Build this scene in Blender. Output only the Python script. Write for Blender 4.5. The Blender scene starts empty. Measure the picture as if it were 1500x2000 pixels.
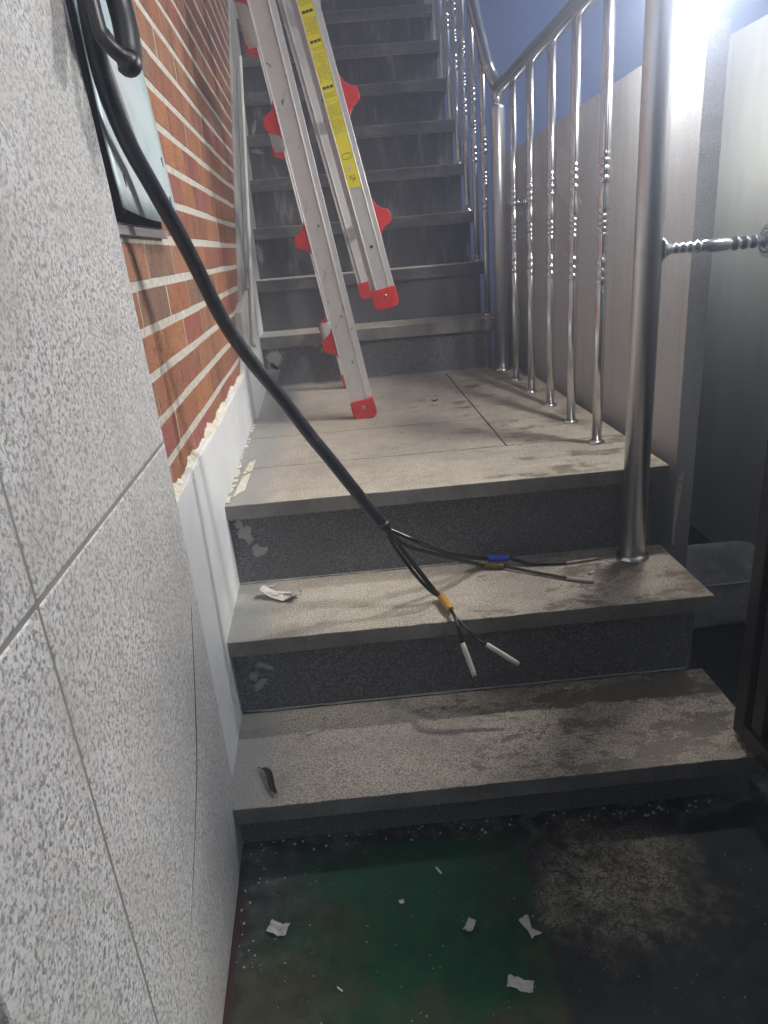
import bpy, bmesh, math, random
from mathutils import Vector, Matrix, noise as mnoise
random.seed(7)
S = bpy.context.scene
COL = S.collection

# ------------------------------------------------------------------ camera
cam_d = bpy.data.cameras.new("camera"); cam = bpy.data.objects.new("camera", cam_d); COL.objects.link(cam)
cam_d.sensor_fit = 'HORIZONTAL'; cam_d.sensor_width = 36.0; cam_d.lens = 36.0 * 1364.9 / 1500.0
cam_d.clip_start = 0.02; cam_d.clip_end = 300
def _axes(p, y, r):
    cp, sp, cy, sy = math.cos(p), math.sin(p), math.cos(y), math.sin(y)
    f = Vector((sy*cp, cy*cp, -sp)); rt = Vector((cy, -sy, 0)); u = rt.cross(f)
    return math.cos(r)*rt + math.sin(r)*u, -math.sin(r)*rt + math.cos(r)*u, f
_r, _u, _f = _axes(math.radians(20.793), math.radians(1.484), math.radians(-4.840))
cam.matrix_world = Matrix(((_r.x, _u.x, -_f.x, 0), (_r.y, _u.y, -_f.y, 0), (_r.z, _u.z, -_f.z, .4688), (0, 0, 0, 1)))
S.camera = cam

# ------------------------------------------------------------------ world (night sky with an added bright patch), unseen soft fill
W = bpy.data.worlds.new("World"); S.world = W; W.use_nodes = True
wt = W.node_tree; bg = wt.nodes['Background']
sky = wt.nodes.new('ShaderNodeTexSky'); sky.sky_type = 'NISHITA'; sky.sun_disc = False
sky.sun_elevation = math.radians(-2.5); sky.sun_rotation = math.radians(200)
def wn(t, **k):
    n = wt.nodes.new('ShaderNode' + t)
    for a, v in k.items(): setattr(n, a, v)
    return n
# bright blue patch added where sky shows past the railing, dim elsewhere
tcw = wn('TexCoord'); dot = wn('VectorMath', operation='DOT_PRODUCT'); wt.links.new(tcw.outputs['Generated'], dot.inputs[0])
gd = Vector((.60, .78, .20)).normalized(); dot.inputs[1].default_value = gd
rw = wn('MapRange', interpolation_type='SMOOTHSTEP'); rw.inputs['From Min'].default_value = .80; rw.inputs['From Max'].default_value = .97
wt.links.new(dot.outputs['Value'], rw.inputs[0])
mg = wn('Mix', data_type='RGBA'); wt.links.new(rw.outputs[0], mg.inputs[0])
mg.inputs[6].default_value = (.10, .103, .12, 1); mg.inputs[7].default_value = (.30, .43, 1.00, 1)
mixw = wn('Mix', data_type='RGBA'); mixw.inputs[0].default_value = 0.9
wt.links.new(sky.outputs[0], mixw.inputs[6]); wt.links.new(mg.outputs[2], mixw.inputs[7]); wt.links.new(mixw.outputs[2], bg.inputs[0])
bg.inputs[1].default_value = 0.12
soft_fill_d = bpy.data.lights.new("sun", 'SUN'); sun = bpy.data.objects.new("sun", soft_fill_d); COL.objects.link(sun)  # added unseen soft fill, not a real sun
soft_fill_d.energy = 1.5; soft_fill_d.angle = math.radians(12); soft_fill_d.color = (1, .94, .86)  # unseen soft fill added to light the left wall and treads
sun.rotation_euler = Vector((.60, -.15, .76)).to_track_quat('Z', 'Y').to_euler()
sun['kind'] = 'structure'

LAMP = Vector((.654, 1.478, .845)); LAMP_E = 280.0
S.view_settings.view_transform = 'Standard'; S.view_settings.look = 'None'
S.view_settings.exposure = 1.5; S.view_settings.gamma = 1
S.render.engine = 'CYCLES'
S.cycles.use_denoising = True
S.cycles.max_bounces = 8; S.cycles.diffuse_bounces = 4; S.cycles.glossy_bounces = 4
S.cycles.volume_bounces = 1; S.cycles.sample_clamp_indirect = 4

# ------------------------------------------------------------------ helpers
class NT:
    def __init__(s, name):
        s.m = bpy.data.materials.new(name); s.m.use_nodes = True; s.t = s.m.node_tree
        s.b = s.t.nodes['Principled BSDF']; s._pos = None
    def n(s, typ, **kw):
        nd = s.t.nodes.new('ShaderNode' + typ)
        for k, v in kw.items():
            if k.startswith('_'): setattr(nd, k[1:], v)
            else: s.set(nd.inputs[k.replace('__', ' ')], v)
        return nd
    def set(s, inp, v):
        if isinstance(v, bpy.types.NodeSocket): s.t.links.new(v, inp)
        elif isinstance(v, (tuple, list)) and len(v) == 3 and inp.type == 'RGBA': inp.default_value = (*v, 1)
        else: inp.default_value = v
    def pos(s):
        if s._pos is None: s._pos = s.n('NewGeometry')
        return s._pos.outputs['Position']
    def obj(s): return s.n('TexCoord').outputs['Object']
    def scl(s, vec, sc, rot=(0, 0, 0)):
        return s.n('Mapping', Vector=vec, Scale=sc, Rotation=rot).outputs[0]
    def noise(s, vec, scale, detail=3, rough=.55, dist=0):
        return s.n('TexNoise', Vector=vec, Scale=scale, Detail=detail, Roughness=rough, Distortion=dist).outputs[0]
    def vor(s, vec, scale, out=0, feat='F1'):
        return s.n('TexVoronoi', _feature=feat, Vector=vec, Scale=scale).outputs[out]
    def ramp(s, fac, stops, interp='LINEAR'):
        nd = s.n('ValToRGB', Fac=fac); cr = nd.color_ramp; cr.interpolation = interp
        while len(cr.elements) < len(stops): cr.elements.new(.5)
        for e, (p, c) in zip(cr.elements, stops):
            e.position = p; e.color = (*c, 1) if isinstance(c, tuple) else (c, c, c, 1)
        return nd.outputs[0]
    def step(s, v, a, b):
        return s.n('MapRange', Value=v, From__Min=a, From__Max=b).outputs[0]
    def mix(s, f, a, b, mode='MIX'):
        nd = s.n('Mix', _data_type='RGBA', _blend_type=mode)
        s.set(nd.inputs[0], f); s.set(nd.inputs[6], a); s.set(nd.inputs[7], b); return nd.outputs[2]
    def math(s, op, a, b=0.0):
        nd = s.n('Math', _operation=op); s.set(nd.inputs[0], a); s.set(nd.inputs[1], b); return nd.outputs[0]
    def xyz(s, v): return s.n('SeparateXYZ', Vector=v).outputs
    def out(s, color=None, rough=None, metal=None, bump=None, bs=.3, bd=.002, **kw):
        if color is not None: s.set(s.b.inputs['Base Color'], color)
        if rough is not None: s.set(s.b.inputs['Roughness'], rough)
        if metal is not None: s.set(s.b.inputs['Metallic'], metal)
        if bump is not None:
            bn = s.n('Bump', Strength=bs, Distance=bd, Height=bump); s.set(s.b.inputs['Normal'], bn.outputs[0])
        for k, v in kw.items(): s.set(s.b.inputs[k.replace('__', ' ')], v)
        return s.m

def empty(name, loc, label=None, cat=None, group=None, rz=0, kind=None):
    o = bpy.data.objects.new(name, None); COL.objects.link(o); o.location = loc; o.rotation_euler = (0, 0, rz)
    o.empty_display_size = .05
    tag(o, label, cat, group, kind); return o
def tag(o, label=None, cat=None, group=None, kind=None):
    if label: o['label'] = label
    if cat: o['category'] = cat
    if group: o['group'] = group
    if kind: o['kind'] = kind
    return o

class MB:
    """collects shapes in a bmesh; build() links them as one mesh object"""
    def __init__(s): s.bm = bmesh.new(); s.mi = 0
    def face(s, vs):
        try:
            f = s.bm.faces.new(vs); f.material_index = s.mi; return f
        except ValueError: return None
    def quadbox(s, P):
        v = [s.bm.verts.new(p) for p in P]
        for q in ((0,3,2,1),(4,5,6,7),(0,1,5,4),(1,2,6,5),(2,3,7,6),(3,0,4,7)): s.face([v[i] for i in q])
        return v
    def box(s, x0, x1, y0, y1, z0, z1):
        return s.quadbox([(x0,y0,z0),(x1,y0,z0),(x1,y1,z0),(x0,y1,z0),(x0,y0,z1),(x1,y0,z1),(x1,y1,z1),(x0,y1,z1)])
    def prism(s, pts, d, flip=False):
        """closed polygon pts (3D list) extruded along vector d"""
        d = Vector(d); a = [s.bm.verts.new(p) for p in pts]; b = [s.bm.verts.new(Vector(p)+d) for p in pts]
        n = len(pts); s.face(a[::-1] if not flip else a); s.face(b if not flip else b[::-1])
        for i in range(n):
            j = (i+1) % n; s.face([a[i], a[j], b[j], b[i]] if not flip else [a[j], a[i], b[i], b[j]])
    def tube(s, pts, rad, seg=12, cap=True):
        pts = [Vector(p) for p in pts]; n = len(pts)
        if not hasattr(rad, '__len__'): rad = [rad]*n
        up = None; rings = []
        for i, p in enumerate(pts):
            t = (pts[min(i+1, n-1)] - pts[max(i-1, 0)]).normalized()
            if up is None:
                up = t.orthogonal().normalized()
            up = (up - t*up.dot(t)).normalized(); w = t.cross(up)
            rings.append([s.bm.verts.new(p + rad[i]*(math.cos(2*math.pi*k/seg)*up + math.sin(2*math.pi*k/seg)*w)) for k in range(seg)])
        for a, b in zip(rings, rings[1:]):
            for k in range(seg):
                f = s.face([a[k], a[(k+1) % seg], b[(k+1) % seg], b[k]])
                if f: f.smooth = True
        if cap: s.face(rings[0][::-1]); s.face(rings[-1])
    def lathe(s, prof, c=(0,0,0), axis='z', seg=20):
        """prof: list of (radius, height) along axis from c"""
        c = Vector(c); rings = []
        for r, h in prof:
            ring = []
            for k in range(seg):
                a = 2*math.pi*k/seg; x, y = r*math.cos(a), r*math.sin(a)
                v = {'z': (x, y, h), 'x': (h, x, y), 'y': (y, h, x)}[axis]
                ring.append(s.bm.verts.new(c + Vector(v)))
            rings.append(ring)
        for a, b in zip(rings, rings[1:]):
            for k in range(seg):
                f = s.face([a[k], a[(k+1) % seg], b[(k+1) % seg], b[k]])
                if f: f.smooth = True
        s.face(rings[0][::-1]); s.face(rings[-1])
    def flake(s, poly, up, th=.001):
        """thin irregular plate: poly = 3D points, up = offset vector direction"""
        s.prism(poly, Vector(up).normalized()*th)
    def build(s, name, mats, parent=None, base=None, bevel=0, label=None, seg=2, smooth=False, noisy=0):
        bm = s.bm
        if base is not None:
            b = Vector(base)
            for v in bm.verts: v.co -= b
        if noisy:
            for v in bm.verts: v.co += noisy*Vector((mnoise.noise(v.co*60), mnoise.noise(v.co*60+Vector((9,0,0))), mnoise.noise(v.co*60+Vector((0,9,0)))))
        bmesh.ops.recalc_face_normals(bm, faces=bm.faces)
        me = bpy.data.meshes.new(name); bm.to_mesh(me); bm.free()
        o = bpy.data.objects.new(name, me); COL.objects.link(o)
        for m in (mats if isinstance(mats, (list, tuple)) else [mats]): me.materials.append(m)
        if smooth:
            for p in me.polygons: p.use_smooth = True
        if bevel:
            md = o.modifiers.new('bevel', 'BEVEL'); md.width = bevel; md.segments = seg; md.limit_method = 'ANGLE'; md.angle_limit = .7
            md.harden_normals = False
        if parent is not None: o.parent = parent
        elif base is not None: o.location = base
        if label: o['label'] = label
        return o
def crom(P, n=8):
    P = [Vector(p) for p in P]; Q = [2*P[0]-P[1]] + P + [2*P[-1]-P[-2]]; out = []
    for i in range(1, len(Q)-2):
        a, b, c, d = Q[i-1:i+3]
        for k in range(n):
            t = k/n
            out.append(.5*((2*b) + (c-a)*t + (2*a-5*b+4*c-d)*t*t + (3*b-a-3*c+d)*t**3))
    out.append(P[-1]); return out
def U(a, b): return random.uniform(a, b)

# ------------------------------------------------------------------ materials
def m_granite_wall():
    t = NT('speckled_light_granite'); v = t.obj()
    n3 = t.noise(v, 9, 2)
    cell = lambda sc: t.xyz(t.n('TexVoronoi', Vector=v, Scale=sc).outputs['Color'])[0]
    cl = t.noise(v, 150, 3, .65); slabv = t.n('NewGeometry').outputs['Random Per Island']
    val = t.math('ADD', t.math('MULTIPLY', cell(330.0), .34), t.math('ADD', t.math('MULTIPLY', cell(620.0), .16), t.math('MULTIPLY', cl, 1.0)))
    n1 = cl; n2 = t.noise(v, 560, 2, .5)
    c = t.ramp(val, [(.52, (.20,.20,.20)), (.61, (.35,.348,.345)), (.69, (.49,.485,.475)), (.77, (.62,.615,.60)), (.92, (.73,.725,.71))])
    # brown grime low down, with the gate's shadow painted into it
    px_ = t.xyz(t.pos()); gz = t.math('ADD', px_[2], t.math('MULTIPLY', t.noise(t.scl(t.pos(), (6, 6, 2)), 3, 5, .7), .35))
    c = t.mix(t.math('MULTIPLY', t.step(gz, -.08, -.34), .55), c, (.16,.145,.12))
    c = t.mix(t.step(n3, .3, .7), c, t.mix(.5, c, (.40,.39,.36)))
    sp = t.vor(v, 170); s2 = t.math('LESS_THAN', sp, .085); rnd = t.n('TexVoronoi', Vector=v, Scale=170).outputs['Color']
    pick = t.math('GREATER_THAN', t.xyz(rnd)[0], .93); spark = t.math('MULTIPLY', s2, pick)
    c = t.mix(spark, c, (.95,.95,.97))  # crystal glints painted in as small white spots
    r = t.ramp(n1, [(.35, .35), (.6, .55)])
    return t.out(c, r, 0, t.math('ADD', n1, n2), .12, .0006)
def m_tread(upper=False):
    t = NT('weathered_beige_granite'); v = t.pos(); x = t.xyz(v)
    n1 = t.noise(v, 330, 3, .6); n2 = t.noise(v, 800, 2); big = t.noise(v, 6, 4, .6); mid = t.noise(v, 30, 4, .6)
    c = t.ramp(n1, [(.38, (.11,.09,.066)), (.45, (.32,.268,.20)), (.52, (.53,.455,.35)), (.60, (.68,.595,.47))])
    c = t.mix(.25, c, t.ramp(n2, [(.35, .10), (.6, .5)]))
    # dirt clouds
    c = t.mix(t.math('MULTIPLY', t.step(big, .45, .72), .45), c, (.17,.15,.12))
    c = t.mix(t.math('MULTIPLY', t.step(mid, .5, .72), .4), c, (.17,.15,.12))
    # grey cement haze close to the wall
    wx = t.math('ADD', x[0], t.math('MULTIPLY', mid, .05))
    c = t.mix(t.math('MULTIPLY', t.step(wx, -.16, -.215), .7), c, (.25,.26,.25))
    # streaky dark wet grime, stretched along the step, growing towards the open side
    st = t.noise(t.scl(v, (8, 15, 8)), 1.0, 8, .72, .25)
    st2 = t.noise(t.scl(v, (110, 190, 110)), 1.0, 4, .65); st3 = t.noise(t.scl(v, (30, 62, 30)), 1.0, 5, .7)
    edge = t.step(x[0], .0, .40)
    low = t.step(x[2], -.15, -.34)
    k = t.math('ADD', t.math('MULTIPLY', t.math('SUBTRACT', edge, .35), .11), t.math('MULTIPLY', t.math('MULTIPLY', low, edge), .075))
    sm_ = t.math('ADD', t.math('ADD', st, t.math('MULTIPLY', t.math('SUBTRACT', st2, .5), .30)), t.math('MULTIPLY', t.math('SUBTRACT', st3, .5), .35))
    m = t.step(t.math('ADD', sm_, k), .60, .66)
    c = t.mix(t.math('MULTIPLY', m, .72), c, t.mix(t.step(big, .3, .6), (.055,.045,.03), (.12,.092,.052)))
    # back of each tread collects dirt
    rough = t.mix(m, (.8,.8,.8), (.42,.42,.42))
    return t.out(c, rough, 0, t.math('ADD', n1, t.math('MULTIPLY', mid, 1.5)), .35, .0012)
def m_nose():
    t = NT('sawn_granite_edge'); v = t.pos()
    n1 = t.noise(v, 420, 3, .6); big = t.noise(v, 9, 4, .6)
    c = t.ramp(n1, [(.35, (.13,.127,.115)), (.6, (.27,.262,.24))])
    c = t.mix(t.step(big, .4, .7), c, (.11,.105,.085))
    return t.out(c, .8, 0, n1, .3, .001)
def m_riser():
    t = NT('dark_grey_granite'); v = t.pos()
    n1 = t.noise(v, 260, 4, .65); n2 = t.noise(v, 620, 2); big = t.noise(t.scl(v, (9, 9, 4)), 1, 4, .6)
    c = t.ramp(n1, [(.36, (.040,.040,.042)), (.47, (.10,.101,.105)), (.56, (.20,.203,.21)), (.66, (.36,.365,.375))])
    c = t.mix(.3, c, t.ramp(n2, [(.4, .02), (.65, .16)]))
    c = t.mix(t.math('MULTIPLY', t.step(big, .45, .75), .55), c, (.10,.10,.095))
    return t.out(c, .6, 0, n1, .3, .0008)
def m_riser_old():
    t = NT('grimy_concrete_riser'); v = t.pos(); x = t.xyz(v)
    n1 = t.noise(v, 300, 3, .6)
    run = t.math('ADD', t.math('MULTIPLY', t.noise(t.scl(v, (17, 17, 4.5)), 1, 6, .7, .5), .7), t.math('MULTIPLY', t.noise(t.scl(v, (55, 55, 9)), 1, 4, .6), .3)); big = t.noise(t.scl(v, (5, 5, 7)), 1, 4, .6)
    c = t.ramp(run, [(.36, (.022,.021,.021)), (.47, (.062,.060,.058)), (.54, (.12,.116,.11)), (.61, (.34,.33,.31))])
    c = t.mix(t.step(big, .38, .62), c, t.mix(.7, c, (.055,.054,.052)))
    c = t.mix(.3, c, t.ramp(n1, [(.35, .03), (.65, .22)]))
    return t.out(c, .85, 0, t.math('ADD', n1, run), .35, .0012)
def m_brick():
    t = NT('orange_red_brick'); v = t.obj()
    rnd = t.n('NewGeometry').outputs['Random Per Island']
    base = t.ramp(rnd, [(0, (.32,.115,.050)), (.2, (.36,.138,.058)), (.36, (.27,.098,.052)), (.5, (.34,.155,.075)), (.62, (.30,.085,.062)), (.74, (.38,.150,.055)), (.86, (.22,.125,.075)), (.95, (.31,.085,.070))], 'CONSTANT')
    n1 = t.noise(v, 22, 4, .6); n2 = t.noise(t.scl(v, (1, 1, 2.2)), 90, 4, .65)
    c = t.mix(t.math('MULTIPLY', t.step(n1, .4, .7), .3), base, (.30,.17,.10))
    c = t.mix(t.math('MULTIPLY', t.step(n2, .50, .66), .55), c, (.13,.05,.03))
    # wandering scratches pressed in the face
    w = t.n('TexNoise', Vector=v, Scale=46.0, Detail=3.0, Distortion=1.2).outputs[0]
    cr = t.math('ABSOLUTE', t.math('SUBTRACT', w, .5)); line = t.math('LESS_THAN', cr, .011)
    gate = t.math('GREATER_THAN', t.noise(v, 30, 2), .52); line = t.math('MULTIPLY', line, gate)
    c = t.mix(t.math('MULTIPLY', line, .8), c, (.05,.02,.011))
    shade_streak = t.noise(t.scl(v, (3, 5, .9)), 2.2, 4, .65); zz = t.math('MULTIPLY', t.xyz(v)[2], .16)
    c = t.mix(t.math('MULTIPLY', t.step(t.math('ADD', shade_streak, zz), .66, .86), .65), c, (.075,.04,.028))  # baluster shadow streaks painted dark brown, stronger towards the top
    pl = t.math('GREATER_THAN', t.noise(t.scl(v, (1,1,.4), (.5,0,0)), 120, 2), .72)
    c = t.mix(t.math('MULTIPLY', pl, .6), c, (.70,.55,.42))
    h = t.math('SUBTRACT', t.math('ADD', n2, n1), t.math('MULTIPLY', line, 1.4))
    return t.out(c, .8, 0, h, .8, .003)
def m_mortar():
    t = NT('pale_mortar'); v = t.obj(); n = t.noise(v, 60, 5, .65); n2 = t.noise(v, 300, 2)
    return t.out(t.ramp(n, [(.3, (.32,.30,.25)), (.5, (.52,.49,.42)), (.7, (.62,.60,.54))]), .9, 0, t.math('ADD', n, n2), .5, .002)
def m_white():
    t = NT('white_wall_paint'); v = t.pos(); n = t.noise(v, 5, 4); n2 = t.noise(v, 140, 3); n3 = t.noise(v, 26, 5, .7)
    c = t.ramp(n, [(.3, (.60,.62,.63)), (.7, (.74,.755,.76))])
    c = t.mix(t.math('MULTIPLY', t.step(n3, .58, .74), .45), c, (.42,.42,.37))
    return t.out(c, .55, 0, t.math('ADD', n, n2), .12, .001)
def m_grey_render():
    t = NT('grey_cement_render'); v = t.pos(); n = t.noise(v, 7, 5, .6); n2 = t.noise(v, 120, 4)
    c = t.ramp(n, [(.3, (.17,.17,.165)), (.5, (.27,.27,.26)), (.7, (.36,.36,.35))])
    return t.out(c, .85, 0, t.math('ADD', n, n2), .3, .002)
def m_crumb():
    t = NT('crumbly_cream_mortar'); v = t.pos(); n = t.noise(v, 90, 5, .7)
    return t.out(t.ramp(n, [(.3, (.25,.24,.16)), (.45, (.60,.57,.44)), (.7, (.76,.74,.62))]), .95, 0, n, .8, .004)
def m_steel(name='polished_stainless_steel', r=.16, brushed=False):
    t = NT(name); v = t.obj()
    n = t.noise(t.scl(v, (1, 1, .3)), 30 if brushed else 14, 3)
    rr = t.n('MapRange', Value=n, To__Min=r*.7, To__Max=r*1.7).outputs[0]
    sm = t.noise(v, 26, 4, .7)
    c = t.mix(t.math('MULTIPLY', t.step(sm, .55, .75), .4), (.66,.66,.67), (.40,.39,.37))
    return t.out(c, rr, 1.0, n, .02, .0003)
def m_stucco():
    t = NT('fine_grey_stucco'); v = t.pos(); x = t.xyz(v)
    n = t.noise(v, 420, 3, .6); big = t.noise(t.scl(v, (3, 3, 1.3)), 1.5, 4, .6)
    c = t.ramp(n, [(.3, (.34,.335,.325)), (.5, (.48,.475,.465)), (.7, (.58,.575,.565))])
    c = t.mix(t.math('MULTIPLY', t.step(big, .45, .7), .35), c, (.30,.285,.27))
    dr = t.noise(t.scl(v, (26, 26, 1.6)), 1, 5, .7); c = t.mix(t.math('MULTIPLY', t.step(dr, .52, .70), .35), c, (.24,.235,.22))
    lowz = t.math('ADD', x[2], t.math('MULTIPLY', big, .25)); c = t.mix(t.math('MULTIPLY', t.step(lowz, .22, -.02), .5), c, (.17,.165,.155))
    return t.out(c, .9, 0, n, .55, .0015)
def m_farwall():
    t = NT('smooth_pale_wall_paint'); v = t.pos(); big = t.noise(t.scl(v, (4, 4, 1)), 2, 4, .6)
    return t.out(t.ramp(big, [(.3, (.42,.43,.40)), (.7, (.56,.57,.53))]), .7, 0, t.noise(v, 50, 3), .06, .001)
def m_alu():
    t = NT('worn_aluminium'); v = t.obj()
    n = t.noise(t.scl(v, (160, 160, 4)), 1, 3); sm = t.noise(v, 18, 5, .7)
    sc = t.noise(t.scl(v, (1, 1, .35), (.0, .6, 0)), 80, 3, .6, .8)
    c = t.mix(t.math('MULTIPLY', t.step(sm, .5, .75), .5), (.74,.735,.72), (.50,.50,.47))
    c = t.mix(t.math('MULTIPLY', t.step(sc, .66, .71), .85), c, (.09,.09,.10))
    return t.out(c, t.n('MapRange', Value=sm, To__Min=.3, To__Max=.55).outputs[0], .62, n, .05, .0004)
def plain(name, col, r=.5, metal=0, bump=.15, bscale=80, var=.25, **kw):
    t = NT(name); v = t.obj(); n = t.noise(v, bscale, 4, .6); b = t.noise(v, 12, 4)
    dk = tuple(c*(1-var) for c in col)
    return t.out(t.mix(b, dk, tuple(min(1, c*(1+var*.4)) for c in col)), r, metal, n, bump, .001, **kw)
def m_ground():
    t = NT('painted_and_dirty_concrete'); v = t.pos(); x = t.xyz(v)
    fine = t.noise(v, 300, 3, .6); mid = t.noise(v, 34, 5, .68); big = t.noise(v, 5, 4, .6); d1 = t.noise(v, 14, 5, .65)
    wob = t.math('MULTIPLY', t.math('SUBTRACT', mid, .5), .05)
    # old bare concrete, nearly black with grime
    grime = t.ramp(mid, [(.35, (.010,.012,.013)), (.6, (.022,.024,.026)), (.8, (.05,.05,.048))])
    # cracked beige patch
    dx = t.math('MULTIPLY', t.math('SUBTRACT', x[0], .318), 1/.150); dy = t.math('MULTIPLY', t.math('SUBTRACT', x[1], .80), 1/.125)
    rr = t.math('SQRT', t.math('ADD', t.math('MULTIPLY', dx, dx), t.math('MULTIPLY', dy, dy)))
    rr = t.math('ADD', rr, t.math('MULTIPLY', t.math('SUBTRACT', d1, .5), 2.2))
    inside = t.step(rr, 1.15, .55)
    cell = t.n('TexVoronoi', _feature='DISTANCE_TO_EDGE', Vector=t.mix(.06, v, t.n('TexNoise', Vector=v, Scale=40.0).outputs[1]), Scale=75.0).outputs[0]
    crk = t.step(cell, .0, .12)
    patch = t.mix(crk, (.025,.022,.015), t.ramp(mid, [(.35, (.05,.045,.03)), (.55, (.17,.16,.125)), (.75, (.24,.225,.18))]))
    c = t.mix(inside, grime, patch)
    # dark green paint between the wall and x=.19
    gx = t.math('MULTIPLY', t.step(t.math('ADD', x[0], t.math('MULTIPLY', wob, .5)), .200, .190), t.step(t.math('ADD', x[0], wob), -.245, -.225))
    gy = t.step(t.math('ADD', x[1], t.math('MULTIPLY', wob, .6)), .905, .885)
    g = t.math('MULTIPLY', gx, gy)
    green = t.ramp(mid, [(.3, (.006,.034,.017)), (.55, (.009,.055,.026)), (.75, (.025,.075,.042))])
    green = t.mix(t.math('MULTIPLY', t.step(t.math('ADD', big, t.math('MULTIPLY', t.step(x[1], .80, .60), .14)), .50, .66), .85), green, t.ramp(mid, [(.3, (.028,.024,.013)), (.7, (.065,.055,.033))]))
    # worn, dusty corner next to the granite
    ux = t.math('ADD', x[0], t.math('MULTIPLY', t.math('SUBTRACT', d1, .5), .16))
    worn = t.math('MULTIPLY', t.step(ux, -.10, -.2), t.step(t.math('ADD', x[1], t.math('MULTIPLY', d1, .1)), .74, .84))
    green = t.mix(t.math('MULTIPLY', worn, .8), green, t.ramp(mid, [(.3, (.02,.022,.02)), (.55, (.07,.067,.06)), (.75, (.20,.19,.17))]))
    c = t.mix(g, c, green)
    # reddish stripe hard against the granite
    rs = t.math('MULTIPLY', t.step(t.math('ADD', x[0], wob), -.236, -.243), t.step(x[1], .83, .81))
    c = t.mix(rs, c, (.04,.018,.015))
    # pale cement dregs along the foot of the step
    fx = t.math('MULTIPLY', t.step(t.math('ADD', x[1], wob), .885, .90), t.step(x[1], .945, .93))
    c = t.mix(t.math('MULTIPLY', t.math('MULTIPLY', fx, t.step(mid, .45, .62)), .75), c, (.13,.125,.115))
    spk = t.math('LESS_THAN', t.vor(v, 130), .10); pk = t.math('GREATER_THAN', t.xyz(t.n('TexVoronoi', Vector=v, Scale=130.0).outputs['Color'])[1], .955)
    c = t.mix(t.math('MULTIPLY', spk, pk), c, (.42,.42,.40))
    c = t.mix(.2, c, t.mix(fine, (0,0,0), c))
    c = t.n('HueSaturation', Saturation=1.05, Value=1.1, Color=c).outputs[0]
    return t.out(c, .7, 0, t.math('ADD', fine, t.math('MULTIPLY', mid, 3)), .5, .002, Specular__IOR__Level=.25)

def m_nose_old():
    t = NT('grimy_old_step_edge'); v = t.pos(); n1 = t.noise(v, 300, 3, .6); big = t.noise(t.scl(v, (9, 9, 25)), 1, 5, .7)
    c = t.ramp(big, [(.3, (.045,.044,.042)), (.5, (.095,.092,.086)), (.68, (.22,.21,.195))])
    return t.out(t.mix(.3, c, t.ramp(n1, [(.35, .03), (.65, .2)])), .85, 0, n1, .3, .001)
M = dict(nose_old=m_nose_old(), granite=m_granite_wall(), tread=m_tread(), nose=m_nose(), riser=m_riser(), riser_old=m_riser_old(), brick=m_brick(),
    mortar=m_mortar(), white=m_white(), render=m_grey_render(), crumb=m_crumb(), steel=m_steel(), post=m_steel('satin_stainless_steel', .30, True),
    stucco=m_stucco(), farwall=m_farwall(), alu=m_alu(), ground=m_ground(),
    red=plain('red_plastic', (.62,.035,.03), .38, var=.3), yellow=plain('yellow_label_film', (.78,.70,.02), .45, bump=.03, var=.08),
    ink=plain('black_ink', (.03,.03,.02), .5), inkbrown=plain('brown_ink', (.30,.24,.03), .5), pink=plain('pale_pink_print', (.75,.55,.5), .5),
    rubber=None, blackpl=plain('black_plastic', (.012,.012,.013), .42, bump=.08),
    core=plain('thin_black_insulation', (.015,.015,.016), .22, bump=.03), blue=plain('blue_connector_sleeve', (.02,.07,.55), .35),
    brown=plain('brown_connector_sleeve', (.16,.09,.025), .4), ochre=plain('ochre_connector_sleeve', (.50,.27,.045), .3),
    bare=plain('pale_insulation_sleeve', (.70,.66,.58), .5), pinkish=plain('dull_pink_sleeve', (.50,.38,.34), .5),
    teal=None, recess=plain('dark_box_steel', (.018,.017,.017), .6), lip=plain('mauve_grey_steel', (.38,.33,.34), .45),
    gate=plain('dark_brown_powder_coat', (.040,.034,.030), .38, .3, bump=.12), glassy=plain('gate_dark_panel', (.014,.013,.014), .25, bump=.05),
    paper=plain('crumpled_white_paper', (.66,.64,.58), .8), leaf=plain('dried_dark_leaf', (.022,.02,.011), .6), chip=plain('off_white_paint_chip', (.52,.50,.44), .8),
    screw=plain('bright_screw_steel', (.7,.68,.62), .25, 1.0), joint=plain('joint_grit_and_shadow_strip', (.085,.08,.07), .95), slabjoint=plain('grey_stone_sealant', (.27,.26,.24), .6, var=.35, bscale=200),
    trim=plain('cream_stone_edge', (.50,.48,.38), .7), smear=plain('grey_white_plaster_smear', (.42,.42,.38), .9, bump=.5, var=.4), lightpatch=plain('pale_light_patch', (.60,.60,.59), .9, bump=.6, var=.3), lampb=plain('lamp_housing_aluminium', (.30,.30,.32), .4, .8))
def m_teal():
    t = NT('faded_pale_teal_paint'); v = t.obj(); n = t.noise(v, 9, 4, .6); n2 = t.noise(t.scl(v, (1,1,.5)), 30, 5, .7)
    c = t.ramp(n, [(.3, (.38,.50,.51)), (.5, (.48,.59,.60)), (.7, (.60,.665,.68))])
    c = t.mix(t.math('MULTIPLY', t.step(n2, .50, .72), .55), c, (.26,.38,.37)); c = t.mix(t.math('MULTIPLY', t.step(n, .6, .8), .5), c, (.62,.58,.50))
    return t.out(c, .42, .1, n2, .08, .001)
M['teal'] = m_teal()
def m_skirt():
    t = NT('half_painted_skirting'); v = t.pos(); n = t.noise(v, 8, 4); z = t.math('ADD', t.xyz(v)[2], t.math('MULTIPLY', n, .12))
    c = t.mix(t.step(z, .30, .52), (.62,.63,.62), t.ramp(n, [(.3, (.15,.15,.145)), (.7, (.27,.27,.26))]))
    return t.out(c, .75, 0, t.noise(v, 120, 3), .2, .001)
M['skirt'] = m_skirt()
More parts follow.
